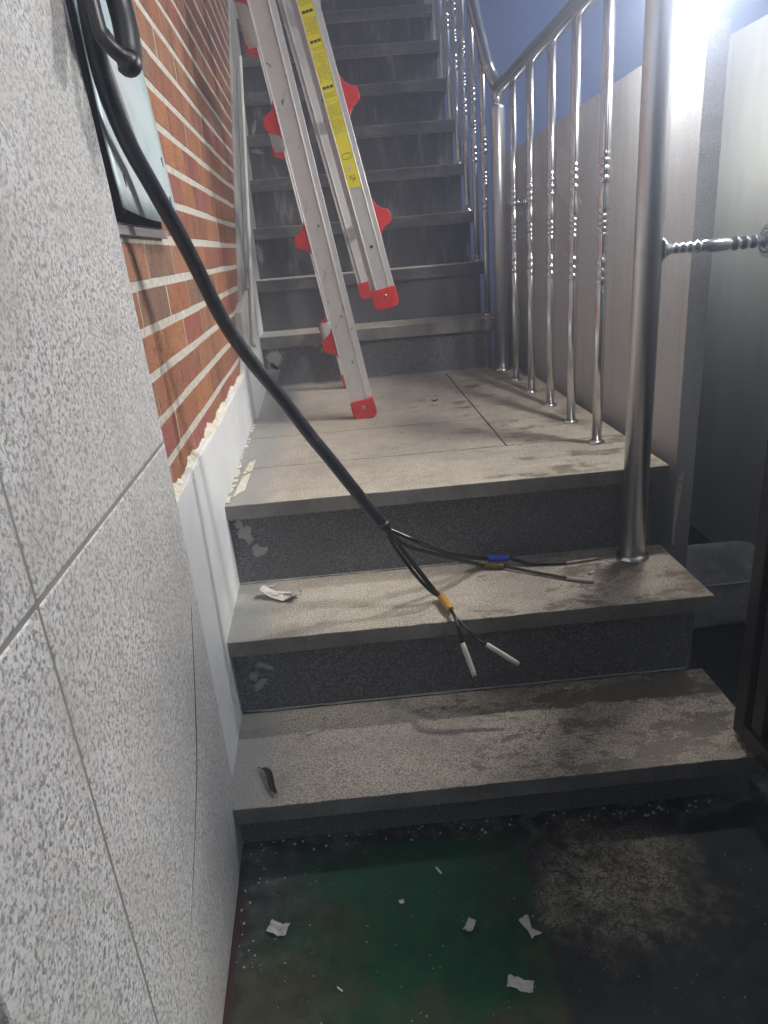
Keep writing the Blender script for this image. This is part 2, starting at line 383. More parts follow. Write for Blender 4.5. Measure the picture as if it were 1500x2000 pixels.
def m_rubber():
    t = NT('dusty_black_rubber_sheath'); v = t.obj(); n = t.noise(v, 55, 5, .7); n2 = t.noise(v, 8, 3)
    d = t.math('MULTIPLY', t.step(n, .52, .74), t.step(n2, .4, .65))
    c = t.mix(t.math('MULTIPLY', d, .45), (.012,.014,.020), (.16,.15,.135))
    return t.out(c, t.mix(d, (.28,.28,.28), (.7,.7,.7)), 0, n, .12, .0006)
M['rubber'] = m_rubber()
def m_tub():
    t = NT('cloudy_translucent_plastic'); v = t.obj(); n = t.noise(v, 30, 4, .6)
    return t.out(t.ramp(n, [(.3, (.55,.55,.53)), (.7, (.80,.80,.78))]), .18, 0, n, .9, .006)
M['tub'] = m_tub()
def m_bulb():
    t = NT('lit_led_lens'); t.set(t.b.inputs['Base Color'], (1, 1, 1)); t.set(t.b.inputs['Emission Color'], (1, .975, .94)); t.set(t.b.inputs['Emission Strength'], LAMP_E); return t.m
M['bulb'] = m_bulb()

# ------------------------------------------------------------------ ground
g = MB(); g.box(-6, 6, -6, 14, -.60, -.46); tag(g.build('ground', M['ground']), 'dark grimy concrete yard with a green painted patch before the first step', kind='structure')

# ------------------------------------------------------------------ stairs
R0, XR = .187, .6316
YL = 1.350                     # landing nose
XW = -.46                      # buried inside the left wall
ST = empty('staircase', (.15, 1.35, -.46), 'granite clad outdoor staircase with a landing after two steps', 'staircase')
SB = ST.location.copy()
def slab(x0, x1, y0, y1, ztop, name='tread', th=.032, nose='nose', **kw):
    b = MB(); v = b.box(x0, x1, y0, y1, ztop-th, ztop)
    b.bm.faces.ensure_lookup_table()
    for f in b.bm.faces:
        n = f.calc_center_median()
        if abs(n.z - (ztop-th/2)) < .002: f.material_index = 1
    # subdivide the front lip so that it chips irregularly
    es = [e for e in b.bm.edges if abs((e.verts[0].co-e.verts[1].co).normalized().x) > .9]
    bmesh.ops.subdivide_edges(b.bm, edges=es, cuts=60)
    for w in b.bm.verts:
        if w.co.y < y0 + .001:
            w.co.y += .0016*mnoise.noise(Vector((w.co.x*35, ztop*9, w.co.z*50))) + .0010*mnoise.noise(Vector((w.co.x*140, ztop*9, 3)))
            if w.co.z > ztop-.001: w.co.z += .0007*mnoise.noise(Vector((w.co.x*90, 5, ztop)))
    return b.build(name, [M['tread'], M[nose]], ST, SB, bevel=.0018, **kw)
OV = .026
# lower steps: (nose y, top z)
low = [(.897, -.360, 1.150), (1.130, -.188, 1.372)]
for y, z, yb in low: slab(XW, XR, y, yb, z)
def riser(y, z0, z1, xr, mat, name='riser'):
    b = MB(); b.box(XW, xr, y, y+.022, z0, z1)
    es = [e for e in b.bm.edges if abs((e.verts[0].co-e.verts[1].co).normalized().x) > .9]
    return b.build(name, mat, ST, SB)
riser(.927, -.46, -.3925, XR-.02, M['riser']); riser(1.130+OV, -.3597, -.2205, XR-.022, M['riser']); riser(YL+OV, -.1877, -.0325, XR-.022, M['riser'])
# landing slabs
slab(XW, XR, YL, 1.603, 0, 'landing_slab'); slab(XW, .3455, 1.6062, 1.892, 0, 'landing_slab'); slab(XW, .3455, 1.8952, 2.66, 0, 'landing_slab')
slab(.3487, XR, 1.6062, 2.46, 0, 'landing_slab'); slab(.3487, .60, 2.4632, 2.66, 0, 'landing_slab')
# upper flight
RU, Y4, TU, XU = .1905, 2.637, .187, .545
NU = 14
for k in range(NU):
    y = Y4 + TU*k; z = RU*(k+1)
    slab(XW-.12, XU, y, y+TU+OV-.003, z, th=.043, nose='nose_old' if k > 0 else 'nose')
    riser(y+OV, z-RU+.0003, z-.0435, XU-.02, M['riser'] if k < 2 else M['riser_old'])
# concrete body under everything
b = MB()
prof = [(.95, -.455), (.95, -.393), (1.16, -.393), (1.16, -.222), (1.385, -.222), (1.385, -.034)]
y = Y4
prof.append((Y4+OV+.01, -.034))
for k in range(NU):
    z = RU*(k+1) - .045
    prof.append((Y4+TU*k+OV+.01, z)); prof.append((Y4+TU*(k+1)+OV+.01, z))
prof.append((prof[-1][0], prof[-1][1]-.4)); prof.append((4.2, -.455))
prof_low = [p for p in prof if p[0] < 2.65] + [(2.655, -.034), (2.655, -.455)]
b.prism([(XW, p[0], p[1]) for p in prof_low], (XR-.03-XW, 0, 0))
prof_up = [(2.66, -.455), (2.66, -.034)] + [p for p in prof if p[0] > 2.65 and p != (Y4+OV+.01, -.034)]
b.prism([(XW-.12, p[0], p[1]) for p in prof_up], (XU-.03-XW+.12, 0, 0))
b.build('concrete_body', M['render'], ST, SB)
# joint grit sheet under the landing slab joints
b = MB(); b.box(XW, XR-.005, 1.59, 2.655, -.031, -.006); b.build('joint_grit', M['joint'], ST, SB)
# plaster smears on the risers beside the wall
def smear(cx, cz, y, w, h, seed, n=14, ang=0, mat='smear', name='plaster_smear', th=.0012):
    random.seed(seed); pts = []
    for i in range(n):
        a = 2*math.pi*i/n; r = U(.55, 1.1)
        px, pz = math.cos(a)*w*r, math.sin(a)*h*r
        pts.append((cx + px*math.cos(ang)-pz*math.sin(ang), y, cz + px*math.sin(ang)+pz*math.cos(ang)))
    b = MB(); b.flake(pts, (0, -1, 0), th); return b.build(name, M[mat], ST, SB)
yr = YL+OV-.0002
smear(-.258, -.075, yr, .018, .024, 1, ang=.3); smear(-.236, -.115, yr, .018, .017, 2); smear(-.27, -.05, yr, .012, .01, 3)
yr2 = 1.130+OV-.0002
smear(-.216, -.262, yr2, .020, .006, 4, ang=-.55); smear(-.235, -.300, yr2, .020, .008, 5, ang=.7); smear(-.246, -.280, yr2, .009, .012, 6); smear(-.232, -.258, yr2, .009, .003, 8, ang=-.5)
yr4 = Y4+OV-.0002
smear(-.29, .11, yr4, .035, .05, 9, 18); smear(-.30, .06, yr4, .03, .035, 10, 18); smear(-.13, .142, yr4, .014, .005, 11); smear(-.11, .125, yr4, .005, .014, 12)
for k, cx, hz_, w, h, a_ in ((0, -.335, .10, .012, .045, .15), (2, -.33, .13, .035, .010, -.2), (3, -.345, .06, .010, .04, -.3)):
    yy = Y4+TU*(k+2)+OV-.0002; smear(cx, RU*(k+2)+hz_, yy, w, h, 40+k, 22, ang=a_, th=.0006)
# cement line at the back of steps
for y, z, xr in ((1.130+OV, -.36, XR), (YL+OV, -.188, XR), (Y4+OV, 0, XU)):
    random.seed(int(y*100)); b = MB(); n = 70; x0 = -.29
    top = [(x0+(xr-.03-x0)*i/n, y-.0005-abs(U(.0015, .006)), z+.0006) for i in range(n+1)]
    b.prism(top + [(top[-1][0], y+.001, z+.0006), (x0, y+.001, z+.0006)], (0, 0, .0011)); b.build('cement_bead', M['smear'], ST, SB)

# ------------------------------------------------------------------ left brick wall (its own slightly turned frame)
ANG = math.atan(.041)
WO = Vector((-.300, 1.34, 0))
def wl(p):                      # world -> wall frame
    d = Vector(p) - WO; c, s = math.cos(ANG), math.sin(ANG)
    return Vector((d.x*c + d.y*s, -d.x*s + d.y*c, d.z))
BW = empty('brick_wall', (WO.x, WO.y, -.46), 'orange brick wall with thick pale mortar and white painted plinth left of the stairs', 'wall', rz=ANG)
dz = Vector((0, 0, -.46))
HY0, HY1, HZ0, HZ1 = -.46, -.075, .517, 1.12      # meter box opening (wall frame)
y0w, y1w = -.75, 4.6; zt = 2.6
b = MB(); mf = -.0005
b.box(-.25, mf, y0w, y1w, -.46, HZ0); b.box(-.25, mf, HY1, y1w, HZ0, zt); b.box(-.25, mf, y0w, HY0, HZ0, zt); b.box(-.25, mf, HY0, HY1, HZ1, zt)
b.build('mortar_bed', M['mortar'], BW, dz)
random.seed(3)
PZ, PYB = .0627, .2045
b = MB()
k = -1
while True:
    z0 = .193 + PZ*k + .0066; z1 = .193 + PZ*(k+1) - .0066
    if z0 > zt - .06: break
    off = (1.026-1.34) if (k % 2 == 1) else (1.125-1.34)
    i0 = int((y0w-off)/PYB)-1
    for i in range(i0, 24):
        a = off + PYB*i + .0028; c = off + PYB*(i+1) - .0028
        a += U(-.003, .003); c += U(-.003, .003)
        a = max(a, y0w); c = min(c, y1w)
        if c-a < .02: continue
        spans = [(a, c)]
        if z1 > HZ0 and z0 < HZ1:
            spans = [(p, q) for p, q in ((a, min(c, HY0)), (max(a, HY1), c)) if q-p > .01]
        for p, q in spans:
            zz0, zz1 = z0 + U(-.0012, .0012), z1 + U(-.0012, .0012)
            if zz0 < HZ0 < zz1 and q > HY0 and p < HY1: zz1 = HZ0
            fx = U(0, .0005); sk = [U(-.0002, .0002) for _ in range(8)]
            b.quadbox([(-.02, p, zz0), (fx+sk[0], p+sk[4], zz0), (fx+sk[1], q+sk[5], zz0), (-.02, q, zz0), (-.02, p, zz1), (fx+sk[2], p+sk[6], zz1), (fx+sk[3], q+sk[7], zz1), (-.02, q, zz1)])
    k += 1
b.build('brickwork', M['brick'], BW, dz, bevel=.0008, seg=1)
# white plinth along the landing and the sloping skirting above the flight
def sl(y): return .145 + max(0, y-.72)*.86       # top line of the skirting in the wall frame
b = MB(); PF = .013
pts = [(-.03, -.62, -.46), (-.03, .80, -.46)]
top = [(-.03, .80, sl(.80))] + [(-.03, yy, .150 + .004*math.sin(yy*31)) for yy in (.72, .6, .45, .3, .15, 0, -.15, -.3, -.45, -.62)]
b.prism(pts + top, (.03+PF, 0, 0)); b.build('plinth', M['white'], BW, dz, bevel=.003)
b = MB(); b.prism([(-.02, .80, -.3), (-.02, 4.6, -.3+3.3), (-.02, 4.6, sl(4.6)), (-.02, .80, sl(.80))], (.02+.010, 0, 0)); b.build('sloped_skirting', M['render'], BW, dz, bevel=.003)
b = MB(); b.prism([(-.02, .803, -.05), (-.02, 2.2, -.05), (-.02, 2.2, sl(2.2)-.18), (-.02, 1.2, sl(1.2)-.18), (-.02, .803, .32)], (.02+.022, 0, 0)); b.build('stair_stringer', M['skirt'], BW, dz, bevel=.004)
# crumbly cream mortar on the plinth ledge
random.seed(11)
b = MB(); nY, nU = 300, 7; grid = []
for i in range(nY+1):
    yy = -.62 + 1.42*i/nY; row = []
    hh = .010 + .009*mnoise.noise(Vector((yy*14, 1, 0))) + .006*mnoise.noise(Vector((yy*60, 1, 0)))
    for j in range(nU+1):
        a = j/nU; zz = .146 + .004*math.sin(yy*31) + hh*a*1.2; xx = .0125*(1-a)**1.3 + .0012
        q = Vector((xx, yy, zz)); d = mnoise.noise(q*120)*.0011 + mnoise.noise(q*310)*.0010
        row.append(b.bm.verts.new((xx + d, yy + mnoise.noise(q*90+Vector((7,0,0)))*.002, zz + mnoise.noise(q*150+Vector((0,7,0)))*.003)))
    grid.append(row)
for i in range(nY):
    for j in range(nU): b.face([grid[i][j], grid[i+1][j], grid[i+1][j+1], grid[i][j+1]])
b.build('mortar_ledge', M['crumb'], BW, dz)
# pale bits of plaster at the foot of the plinth
random.seed(5); b = MB()
for i in range(30):
    yy = U(.02, .72); w = U(.004, .012); l = U(.006, .03)
    b.flake([(PF+.001, yy, .0012), (PF+w, yy+U(0, .004), .0012), (PF+w*U(.5, 1), yy+l, .0012), (PF+.001, yy+l, .0012)], (0, 0, 1), U(.001, .003))
b.flake([(PF+.012, .06, .0013), (PF+.034, .10, .0013), (PF+.036, .22, .0013), (PF+.020, .20, .0013)], (0, 0, 1), .0015)
b.flake([(PF+.018, .215, .0013), (PF+.038, .24, .0013), (PF+.040, .33, .0013), (PF+.026, .31, .0013)], (0, 0, 1), .0015)
b.build('plaster_remnants', M['crumb'], BW, dz)
# thin pipe that follows the flight
PI_ = MB(); PI_.tube(crom([(.033, .93, .205), (.033, .98, .26), (.033, 1.5, .70), (.033, 2.15, 1.265)], 6), .007, 10)
po = PI_.build('conduit', M['farwall'], None); po.location = (WO.x, WO.y, 0); po.rotation_euler = (0, 0, ANG)
tag(po, 'thin pale conduit running up the skirting beside the upper flight', 'conduit')

# ------------------------------------------------------------------ granite clad pillar, front left
GP = empty('granite_pillar', (-.262, .935, -.46), 'speckled light grey granite clad wall end filling the left foreground', 'wall', rz=ANG)
def ge(z):                      # free edge leans back a little towards the top
    T = [(-.46, .004), (0, .001), (.18, -.005), (.42, -.021), (.59, -.034), (.73, -.062), (1.5, -.16)]
    for (a, p), (c, q) in zip(T, T[1:]):
        if z <= c: return p + (q-p)*(z-a)/(c-a)
    return T[-1][1]
def gslab(y0, y1, z0, z1, edge):
    b = MB(); zs = [z0 + (z1-z0)*i/8 for i in range(9)]
    right = [(0, (ge(z) if edge else y1), z) for z in zs]
    b.prism([(0, y0, z0)] + right + [(0, y0, z1)], (-.03, 0, 0)); return b
J = .0016; yj = .462-.935; J = .0020; yn = .291-.935
for (a, c, z0, z1, e) in ((yj+J, 0, -.459, .247-J, True), (yj+J, 0, .247+J, 1.45, True), (yn, yj-J, -.459, .247-J, False), (yn, yj-J, .247+J, 1.45, False)):
    gslab(a, c, z0, z1, e).build('granite_slab', M['granite'], GP, Vector((0, 0, -.46)), bevel=.0022)
b = MB(); zs = [-.459 + 1.9*i/20 for i in range(21)]
b.prism([(-.0012, yn+.002, -.459)] + [(-.0012, ge(z)-.004, z) for z in zs] + [(-.0012, yn+.002, 1.44)], (-.16, 0, 0)); b.build('cement_backing', M['slabjoint'], GP, Vector((0, 0, -.46)))
b = MB(); zs = [.05 + 1.38*i/16 for i in range(17)]
L = [(-.002, ge(z)-.0005, z) for z in zs]; Rr = [(-.002, ge(z)+.006, z) for z in zs]
b.prism(L + Rr[::-1], (-.02, 0, 0)); b.build('edge_trim', M['trim'], GP, Vector((0, 0, -.46)), bevel=.001)

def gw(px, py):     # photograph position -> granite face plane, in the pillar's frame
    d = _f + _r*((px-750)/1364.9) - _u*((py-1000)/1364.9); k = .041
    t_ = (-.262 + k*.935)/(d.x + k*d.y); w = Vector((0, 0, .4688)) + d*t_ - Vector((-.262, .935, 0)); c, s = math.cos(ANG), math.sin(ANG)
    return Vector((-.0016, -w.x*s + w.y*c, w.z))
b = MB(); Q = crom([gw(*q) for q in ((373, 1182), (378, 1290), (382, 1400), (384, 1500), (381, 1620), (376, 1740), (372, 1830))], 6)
b.tube(Q, [.0028*(1-.55*abs(i/len(Q)-.35)) for i in range(len(Q))], 6); b.build('cable_shadow_strip', M['joint'], GP, Vector((0, 0, -.46)))  # dark strip painting the cable's shadow onto the granite
# ------------------------------------------------------------------ meter box with loose cover
BX = empty('meter_box', tuple(WO + Vector((0, 0, .517))), 'open wall meter box with a loose faded pale teal cover plate in the brick wall', 'meter box', rz=ANG)
bo = Vector((0, 0, .517))
b = MB(); t_ = .004
b.box(-.12, -.116, HY0, HY1, HZ0, HZ1); b.box(-.116, .004, HY0, HY0+t_, HZ0, HZ1); b.box(-.116, .004, HY1-t_, HY1, HZ0, HZ1)
b.box(-.116, .004, HY0+t_, HY1-t_, HZ0, HZ0+t_); b.box(-.116, .004, HY0+t_, HY1-t_, HZ1-t_, HZ1); b.build('box_shell', M['recess'], BX, bo)
b = MB(); b.box(.0045, .010, HY0-.004, HY1+.004, HZ0-.009, HZ0+.003); b.box(-.02, .0045, HY0, HY1, HZ0+.0045, HZ0+.0065); b.build('sill_lip', M['lip'], BX, bo, bevel=.001)
# cover plate: bottom edge swung out
pBL, pBR = wl((-.2565, .925, .536)), wl((-.2635, 1.252, .529)); pTR, pTL = wl((-.2905, 1.252, .93)), wl((-.280, .925, .93))
b = MB(); nn = 14; G = []
for i in range(nn+1):
    row = []
    for j in range(nn+1):
        a, c = i/nn, j/nn
        p = pBL.lerp(pBR, a).lerp(pTL.lerp(pTR, a), c); p = p + Vector((.0035*mnoise.noise(Vector((a*3, c*3, 2))) - .004*math.sin(math.pi*a)*(1-c), 0, .004*math.sin(math.pi*a)*(1-c)*-1))
        row.append(b.bm.verts.new(p))
    G.append(row)
for i in range(nn):
    for j in range(nn):
        f = b.face([G[i][j], G[i+1][j], G[i+1][j+1], G[i][j+1]])
        f.smooth = True
cp = b.build('cover_plate', M['teal'], BX, bo); md = cp.modifiers.new('solid', 'SOLIDIFY'); md.thickness = .0018; md.offset = 1
def onplate(a, c, o=.0016):
    p = pBL.lerp(pBR, a).lerp(pTL.lerp(pTR, a), c); p = p + Vector((.0035*mnoise.noise(Vector((a*3, c*3, 2))) - .004*math.sin(math.pi*a)*(1-c), 0, -.004*math.sin(math.pi*a)*(1-c)))
    return p + Vector((o, 0, 0))
for a, c in ((.14, .09), (.1, .33), (.93, .22), (.93, .08)):
    p = onplate(a, c, .0004) - bo; b = MB(); b.quadbox([(0, -.004, -.009), (.0022, -.004, -.009), (.0022, .004, -.009), (0, .004, -.009), (0, -.004, .009), (.0022, -.004, .009), (.0022, .004, .009), (0, .004, .009)])
    s_ = b.build('slot_hole', M['blackpl'], cp, None, bevel=.0008); s_.location = p; s_.rotation_euler = (.2, 0, 0); s_.scale = (1, .55, .8)
# crease glint: a folded tear in the sheet
b = MB(); q0, q1, q2 = onplate(.30, .50, .001), onplate(.52, .17, .001), onplate(.40, .52, .001); b.prism([q0-bo, q1-bo, q2-bo], (.0045, 0, 0)); b.build('bent_crease', M['alu'], BX, None)

def at0(px, py): return _f + _r*((px-750)/1364.9) - _u*((py-1000)/1364.9)
# ------------------------------------------------------------------ right stucco wall, far wall
SW = empty('stucco_wall', (.69, 2.1, -.46), 'fine grey stucco parapet wall behind the railing', 'wall')
WX0, WX1 = .665, .705
b = MB(); ys = [1.392 + (3.05-1.392)*i/90 for i in range(91)]
def wtop(y): return .786 - .018*(y-1.39) + .0022*mnoise.noise(Vector((y*22, 0, 0))) + .0016*mnoise.noise(Vector((y*70, 3, 0)))
rows = []
for y in ys:
    z = wtop(y); rows.append([b.bm.verts.new(p) for p in ((WX0, y, -.455), (WX0, y, z), (WX1, y, z+.001), (WX1, y, -.455))])
for a, c in zip(rows, rows[1:]):
    for i in range(4): b.face([a[i], a[(i+1) % 4], c[(i+1) % 4], c[i]])
b.face(rows[0]); b.face(rows[-1][::-1])
bmesh.ops.subdivide_edges(b.bm, edges=[e for e in b.bm.edges if all(v.co.y < 1.3925 for v in e.verts) and abs(e.verts[0].co.z-e.verts[1].co.z) > .5], cuts=50)
for v in b.bm.verts:
    if v.co.y < 1.3925: v.co.y += .002*mnoise.noise(Vector((v.co.x*9, 1, v.co.z*30)))
b.build('wall_body', M['stucco'], SW, SW.location)
b = MB(); random.seed(8)
pp = [(WX0+U(0, .004), 1.3905-.0002*i, z) for i, z in enumerate((-.21, -.17, -.13, -.09, -.05, -.035))]
b.prism([(WX0+.001, 1.3895, -.20), (WX0+.006, 1.3895, -.20), (WX0+.007, 1.3895, -.15), (WX0+.012, 1.3895, -.10), (WX0+.016, 1.3895, -.03), (WX0+.004, 1.3895, -.045), (WX0+.001, 1.3895, -.1)], (0, -.002, 0)); b.build('chipped_corner', M['crumb'], SW, SW.location)
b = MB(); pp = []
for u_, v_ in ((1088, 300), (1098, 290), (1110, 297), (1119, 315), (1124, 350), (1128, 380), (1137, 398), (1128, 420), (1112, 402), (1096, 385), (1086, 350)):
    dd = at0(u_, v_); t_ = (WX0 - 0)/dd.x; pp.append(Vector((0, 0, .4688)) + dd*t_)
b.flake(pp, (-1, 0, 0), .0008); b.build('painted_light_patch', M['lightpatch'], SW, SW.location)  # paler flake stands for an arched patch of light on the wall
FW = MB(); FW.prism([(1.04, 0.6, -.455), (1.04, 5.0, -.455), (1.04, 5.0, .87), (1.04, 2.06, .903), (1.04, .6, .906)], (.12, 0, 0))
tag(FW.build('boundary_wall', M['farwall'], None, (1.10, 2.0, -.455), bevel=.004), 'smooth pale painted boundary wall at the far right beyond the stucco wall', 'wall')

# ------------------------------------------------------------------ stainless railing
RL = empty('stair_railing', (.551, 1.322, -.188), 'stainless steel stair railing with turned balusters and two thick posts', 'railing')
rb = RL.location.copy()
def flange(x, y, z, r, h, parent, base):
    b = MB(); b.lathe([(r, 0), (r, h*.25), (r*.93, h*.62), (r*.75, h*.92), (r*.6, h)], (x, y, z)); return b.build('base_flange', M['steel'], parent, base)
def post(x, y, z0, z1, r):
    b = MB(); b.lathe([(r, z0), (r, z1-.012), (r*.9, z1-.003), (r*.5, z1)], (x, y, 0), seg=36); o = b.build('post', M['post'], RL, rb)
    f = flange(x, y, z0, r*1.40, .013, None, (x, y, z0)); f.parent = o; f.location = Vector((x, y, z0)) - rb; return o
post(.551, 1.322, -.188, .985, .0248); post(.556, 2.612, 0, .872, .0245)
def bprof(h, oz=0):
    r = .0112; P = [(r, 0), (r, .350+oz)]
    def barrel(a, c, rr, g=.0088): P.extend([(g, a), (rr*.96, a+.002), (rr, (a+c)/2), (rr*.96, c-.002), (g, c)])
    for a, c in ((.354, .369), (.372, .388), (.391, .408)): barrel(a+oz, c+oz, .0122)
    P.extend([(.0090, .414+oz), (.0088, .424+oz), (.0105, .440+oz), (.0118, .452+oz), (.0112, .458+oz)])
    for a, c in ((.460, .471), (.472, .483), (.484, .496)): barrel(a+oz, c+oz, .0120, .0075)
    P.extend([(.0118, .499+oz), (.0128, .507+oz), (.0126, .521+oz), (.0098, .536+oz), (.0088, .545+oz), (.0092, .551+oz)])
    for a, c in ((.553, .568), (.570, .586), (.588, .601)): barrel(a+oz, c+oz, .0130)
    P.extend([(.0122, .603+oz), (.0122, .609+oz), (.0108, .611+oz), (.0116, .616+oz), (.0116, h)])
    return P
b = MB(); b.lathe(bprof(.897), seg=20); bal0 = b.build('baluster', M['steel'], RL); fl0 = flange(0, 0, 0, .019, .009, bal0, None)
def bal(x, y, z, first=False):
    o = bal0 if first else bal0.copy()
    if not first:
        COL.objects.link(o); o.parent = RL; f = fl0.copy(); COL.objects.link(f); f.parent = o
    o.location = Vector((x, y, z)) - rb
for i, (x, y) in enumerate(((.5495, 1.557), (.552, 1.762), (.556, 1.969), (.554, 2.176), (.555, 2.388))): bal(x, y, 0, i == 0)
for k in range(10): bal(.531, Y4+TU*k+.105, RU*(k+1))
# handrails
b = MB(); b.tube([(.552, .9, .912), (.552, 1.3, .914), (.552, 2.45, .917)] and crom([(.552, 1.33, .915), (.553, 2.0, .916), (.554, 2.50, .917), (.550, 2.585, .925), (.545, 2.625, .955), (.540, 2.66, .995), (.535, 2.85, 1.190), (.531, 4.8, 3.17)], 10), .0212, 20)
b.build('handrail', M['steel'], RL, rb)
b = MB(); b.lathe([(.013, 0), (.013, .012), (.0165, .02), (.0165, .032), (.012, .04), (.012, .052)], (.556, 2.612, .870)); b.build('post_neck', M['steel'], RL, rb)
def spindle(x0, x1, y, z, tail=False):
    b = MB(); L = x1-x0; s = L/.19
    P = [(.021, 0), (.021, .004), (.013, .012), (.0085, .020)]
    u = .022
    for rr in (.0095, .0098, .0102, .0118): P += [(.0075, u), (rr, u+.004), (rr, u+.008), (.0075, u+.0115)]; u += .0125
    P += [(.0105, u+.002), (.0118, u+.020), (.0112, u+.045), (.0085, u+.052)]; u += .054
    for rr in (.0125, .0120, .0115, .0105): P += [(.0078, u), (rr, u+.005), (rr, u+.010), (.0078, u+.015)]; u += .0165
    P += [(.0105, u+.002), (.0105, .182), (.021, .186), (.021, .190)]
    P = [(r, h*s) for r, h in P]
    b.lathe(P, (x0, y, z), 'x', 18); return b.build('wall_tie_spindle', M['steel'], RL, rb)
spindle(.573, .770, 1.322, .4225); spindle(.580, .664, 2.612, .572)
b = MB(); b.lathe([(.030, .770), (.030, .792), (.012, .796), (.012, 1.039)], (0, 1.322, .4225), 'x', 20); b.build('spindle_coupling', M['post'], RL, rb)

# ------------------------------------------------------------------ work lamp (lit)
WL = empty('work_lamp', (.680, 1.46, .789), 'lit white LED work lamp clamped on top of the stucco wall', 'lamp')
wb = WL.location.copy()
b = MB(); b.lathe([(.001, -.030), (.014, -.0265), (.024, -.018), (.0295, -.004), (.0295, .004), (.022, .018)], tuple(LAMP), seg=28); b.build('led_lens', M['bulb'], WL, wb)
b = MB(); b.lathe([(.024, .019), (.036, .022), (.038, .045), (.030, .058), (.012, .064)], tuple(LAMP), seg=28); b.build('lamp_housing', M['lampb'], WL, wb)
b = MB(); b.tube(crom([(LAMP.x, LAMP.y, LAMP.z+.064), (LAMP.x+.02, LAMP.y+.02, LAMP.z+.085), (.684, 1.475, .88), (.685, 1.475, .80)], 8), .005, 10); b.build('lamp_arm', M['lampb'], WL, wb)
b = MB(); b.box(.657, .713, 1.463, 1.487, .7895, .800); b.box(.707, .713, 1.463, 1.487, .745, .7895); b.build('clamp', M['lampb'], WL, wb, bevel=.001)

# ------------------------------------------------------------------ ladder
LA = empty('folding_ladder', (.02, 2.02, 0), 'folded aluminium step ladder with red feet and a yellow label standing on the landing', 'ladder')
def sect(p0, p1, mirror, sticker=False, capz=(), n_far=True):
    p0, p1 = Vector(p0), Vector(p1); a = (p1-p0).normalized(); u = Vector((a.z, 0, -a.x)); L = (p1-p0).length; sg = -1 if mirror else 1
    yv = Vector((0, 1, 0)); rung_dir = Vector((-.055, 1, 0)).normalized()
    def P(uu, yy, h, far=0): return p0 + u*(uu*sg) + yv*yy + a*h + rung_dir*(.5*far)
    def bx(b, u0, u1, y0, y1, h0, h1, far=0):
        b.quadbox([P(u0,y0,h0,far), P(u1,y0,h0,far), P(u1,y1,h0,far), P(u0,y1,h0,far), P(u0,y0,h1,far), P(u1,y0,h1,far), P(u1,y1,h1,far), P(u0,y1,h1,far)])
    # u axis: outer side negative
    for far in (0, 1):
        s_ = -1 if far else 1
        b = MB()
        if mirror:
            bx(b, -.017, .018, .002, .026, .03, L, far)                   # web under the label
            bx(b, -.019, -.017, -.0005, .027, .03, L, far)
            bx(b, -.033, -.019, .0008, .027, .03, L, far)                 # bright outer rim
            bx(b, .018, .0205, -.001, .027, .03, L, far)
            bx(b, .0205, .033, .009, .030, .03, L, far)
        else:
            bx(b, -.032, .013, .002, .026, .03, L, far)                   # web
            bx(b, -.0355, -.032, -.001, .028, .03, L, far)                # outer bead
            bx(b, .013, .0155, -.001, .027, .03, L, far)
            bx(b, .0155, .031, .010, .030, .03, L, far)                   # set back flange
        b.build('rail', M['alu'], LA, LA.location, bevel=.0012)
        ce = 0 if mirror else -.002
        b = MB(); w = .0355; pts = []
        for uu, hh in ((-w*.98, .048), (w*.98, .048), (w*1.03, .010), (w*.93, -.002), (w*.7, -.007), (-w*.5, -.008), (-w*.85, -.003), (-w*1.0, .010)): pts.append(P(uu+ce, -.0045, hh, far))
        b.prism(pts, (0, .04, 0)); ft = b.build('foot_cap', M['red'], LA, LA.location, bevel=.003)
        if not far:
            b = MB(); c = P(ce, -.0047, .027); b.lathe([(.0052, 0), (.0052, -.0018), (.0035, -.0026)], tuple(c), 'y', 16); so = b.build('screw', M['screw'], None, tuple(c)); so.parent = ft; so.location = c - LA.location
            b = MB(); b.lathe([(.0026, 0), (.0026, -.0007)], tuple(c+Vector((0, -.0026, 0))), 'y', 10); so2 = b.build('screw_hole', M['ink'], None, tuple(c)); so2.parent = ft; so2.location = c - LA.location
    for h in capz:
        # rung bar
        b = MB(); q = [P(-.030, .030, h-.012), P(-.062, .030, h-.012), P(-.068, .030, h+.006), P(-.060, .030, h+.016), P(-.030, .030, h+.016)]
        b.prism(q, rung_dir*.46); b.build('rung', M['alu'], LA, LA.location, bevel=.002)
        for far in (0, 1):
            b = MB(); q = [P(-.033, .003, h-.048, far), P(-.043, .003, h-.030, far), P(-.056, .003, h-.023, far), P(-.068, .003, h-.018, far), P(-.0725, .003, h-.004, far), P(-.069, .003, h+.014, far), P(-.055, .003, h+.019, far), P(-.043, .003, h+.030, far), P(-.033, .003, h+.052, far)]
            b.prism(q, (0, .026, 0)); b.build('rung_cap', M['red'], LA, LA.location, bevel=.0012)
    for h in (.16, .29, .53) if not mirror else (.16,):
        b = MB(); c = P(.0, .002, h); b.lathe([(.0042, 0), (.0042, -.0014), (.003, -.002)], tuple(c), 'y', 14); b.build('rivet', M['recess'] if mirror else M['screw'], LA, LA.location)
    return P, u*sg, a
PA, uA, aA = sect((.024, 2.02, .008), (-.226, 2.02, 1.62), False, capz=(.222, .506, .793, 1.085, 1.37))
PB, uB, aB = sect((.1105, 2.02, .312), (-.151, 2.02, 1.62), True, capz=(.225, .520, .80, 1.1))
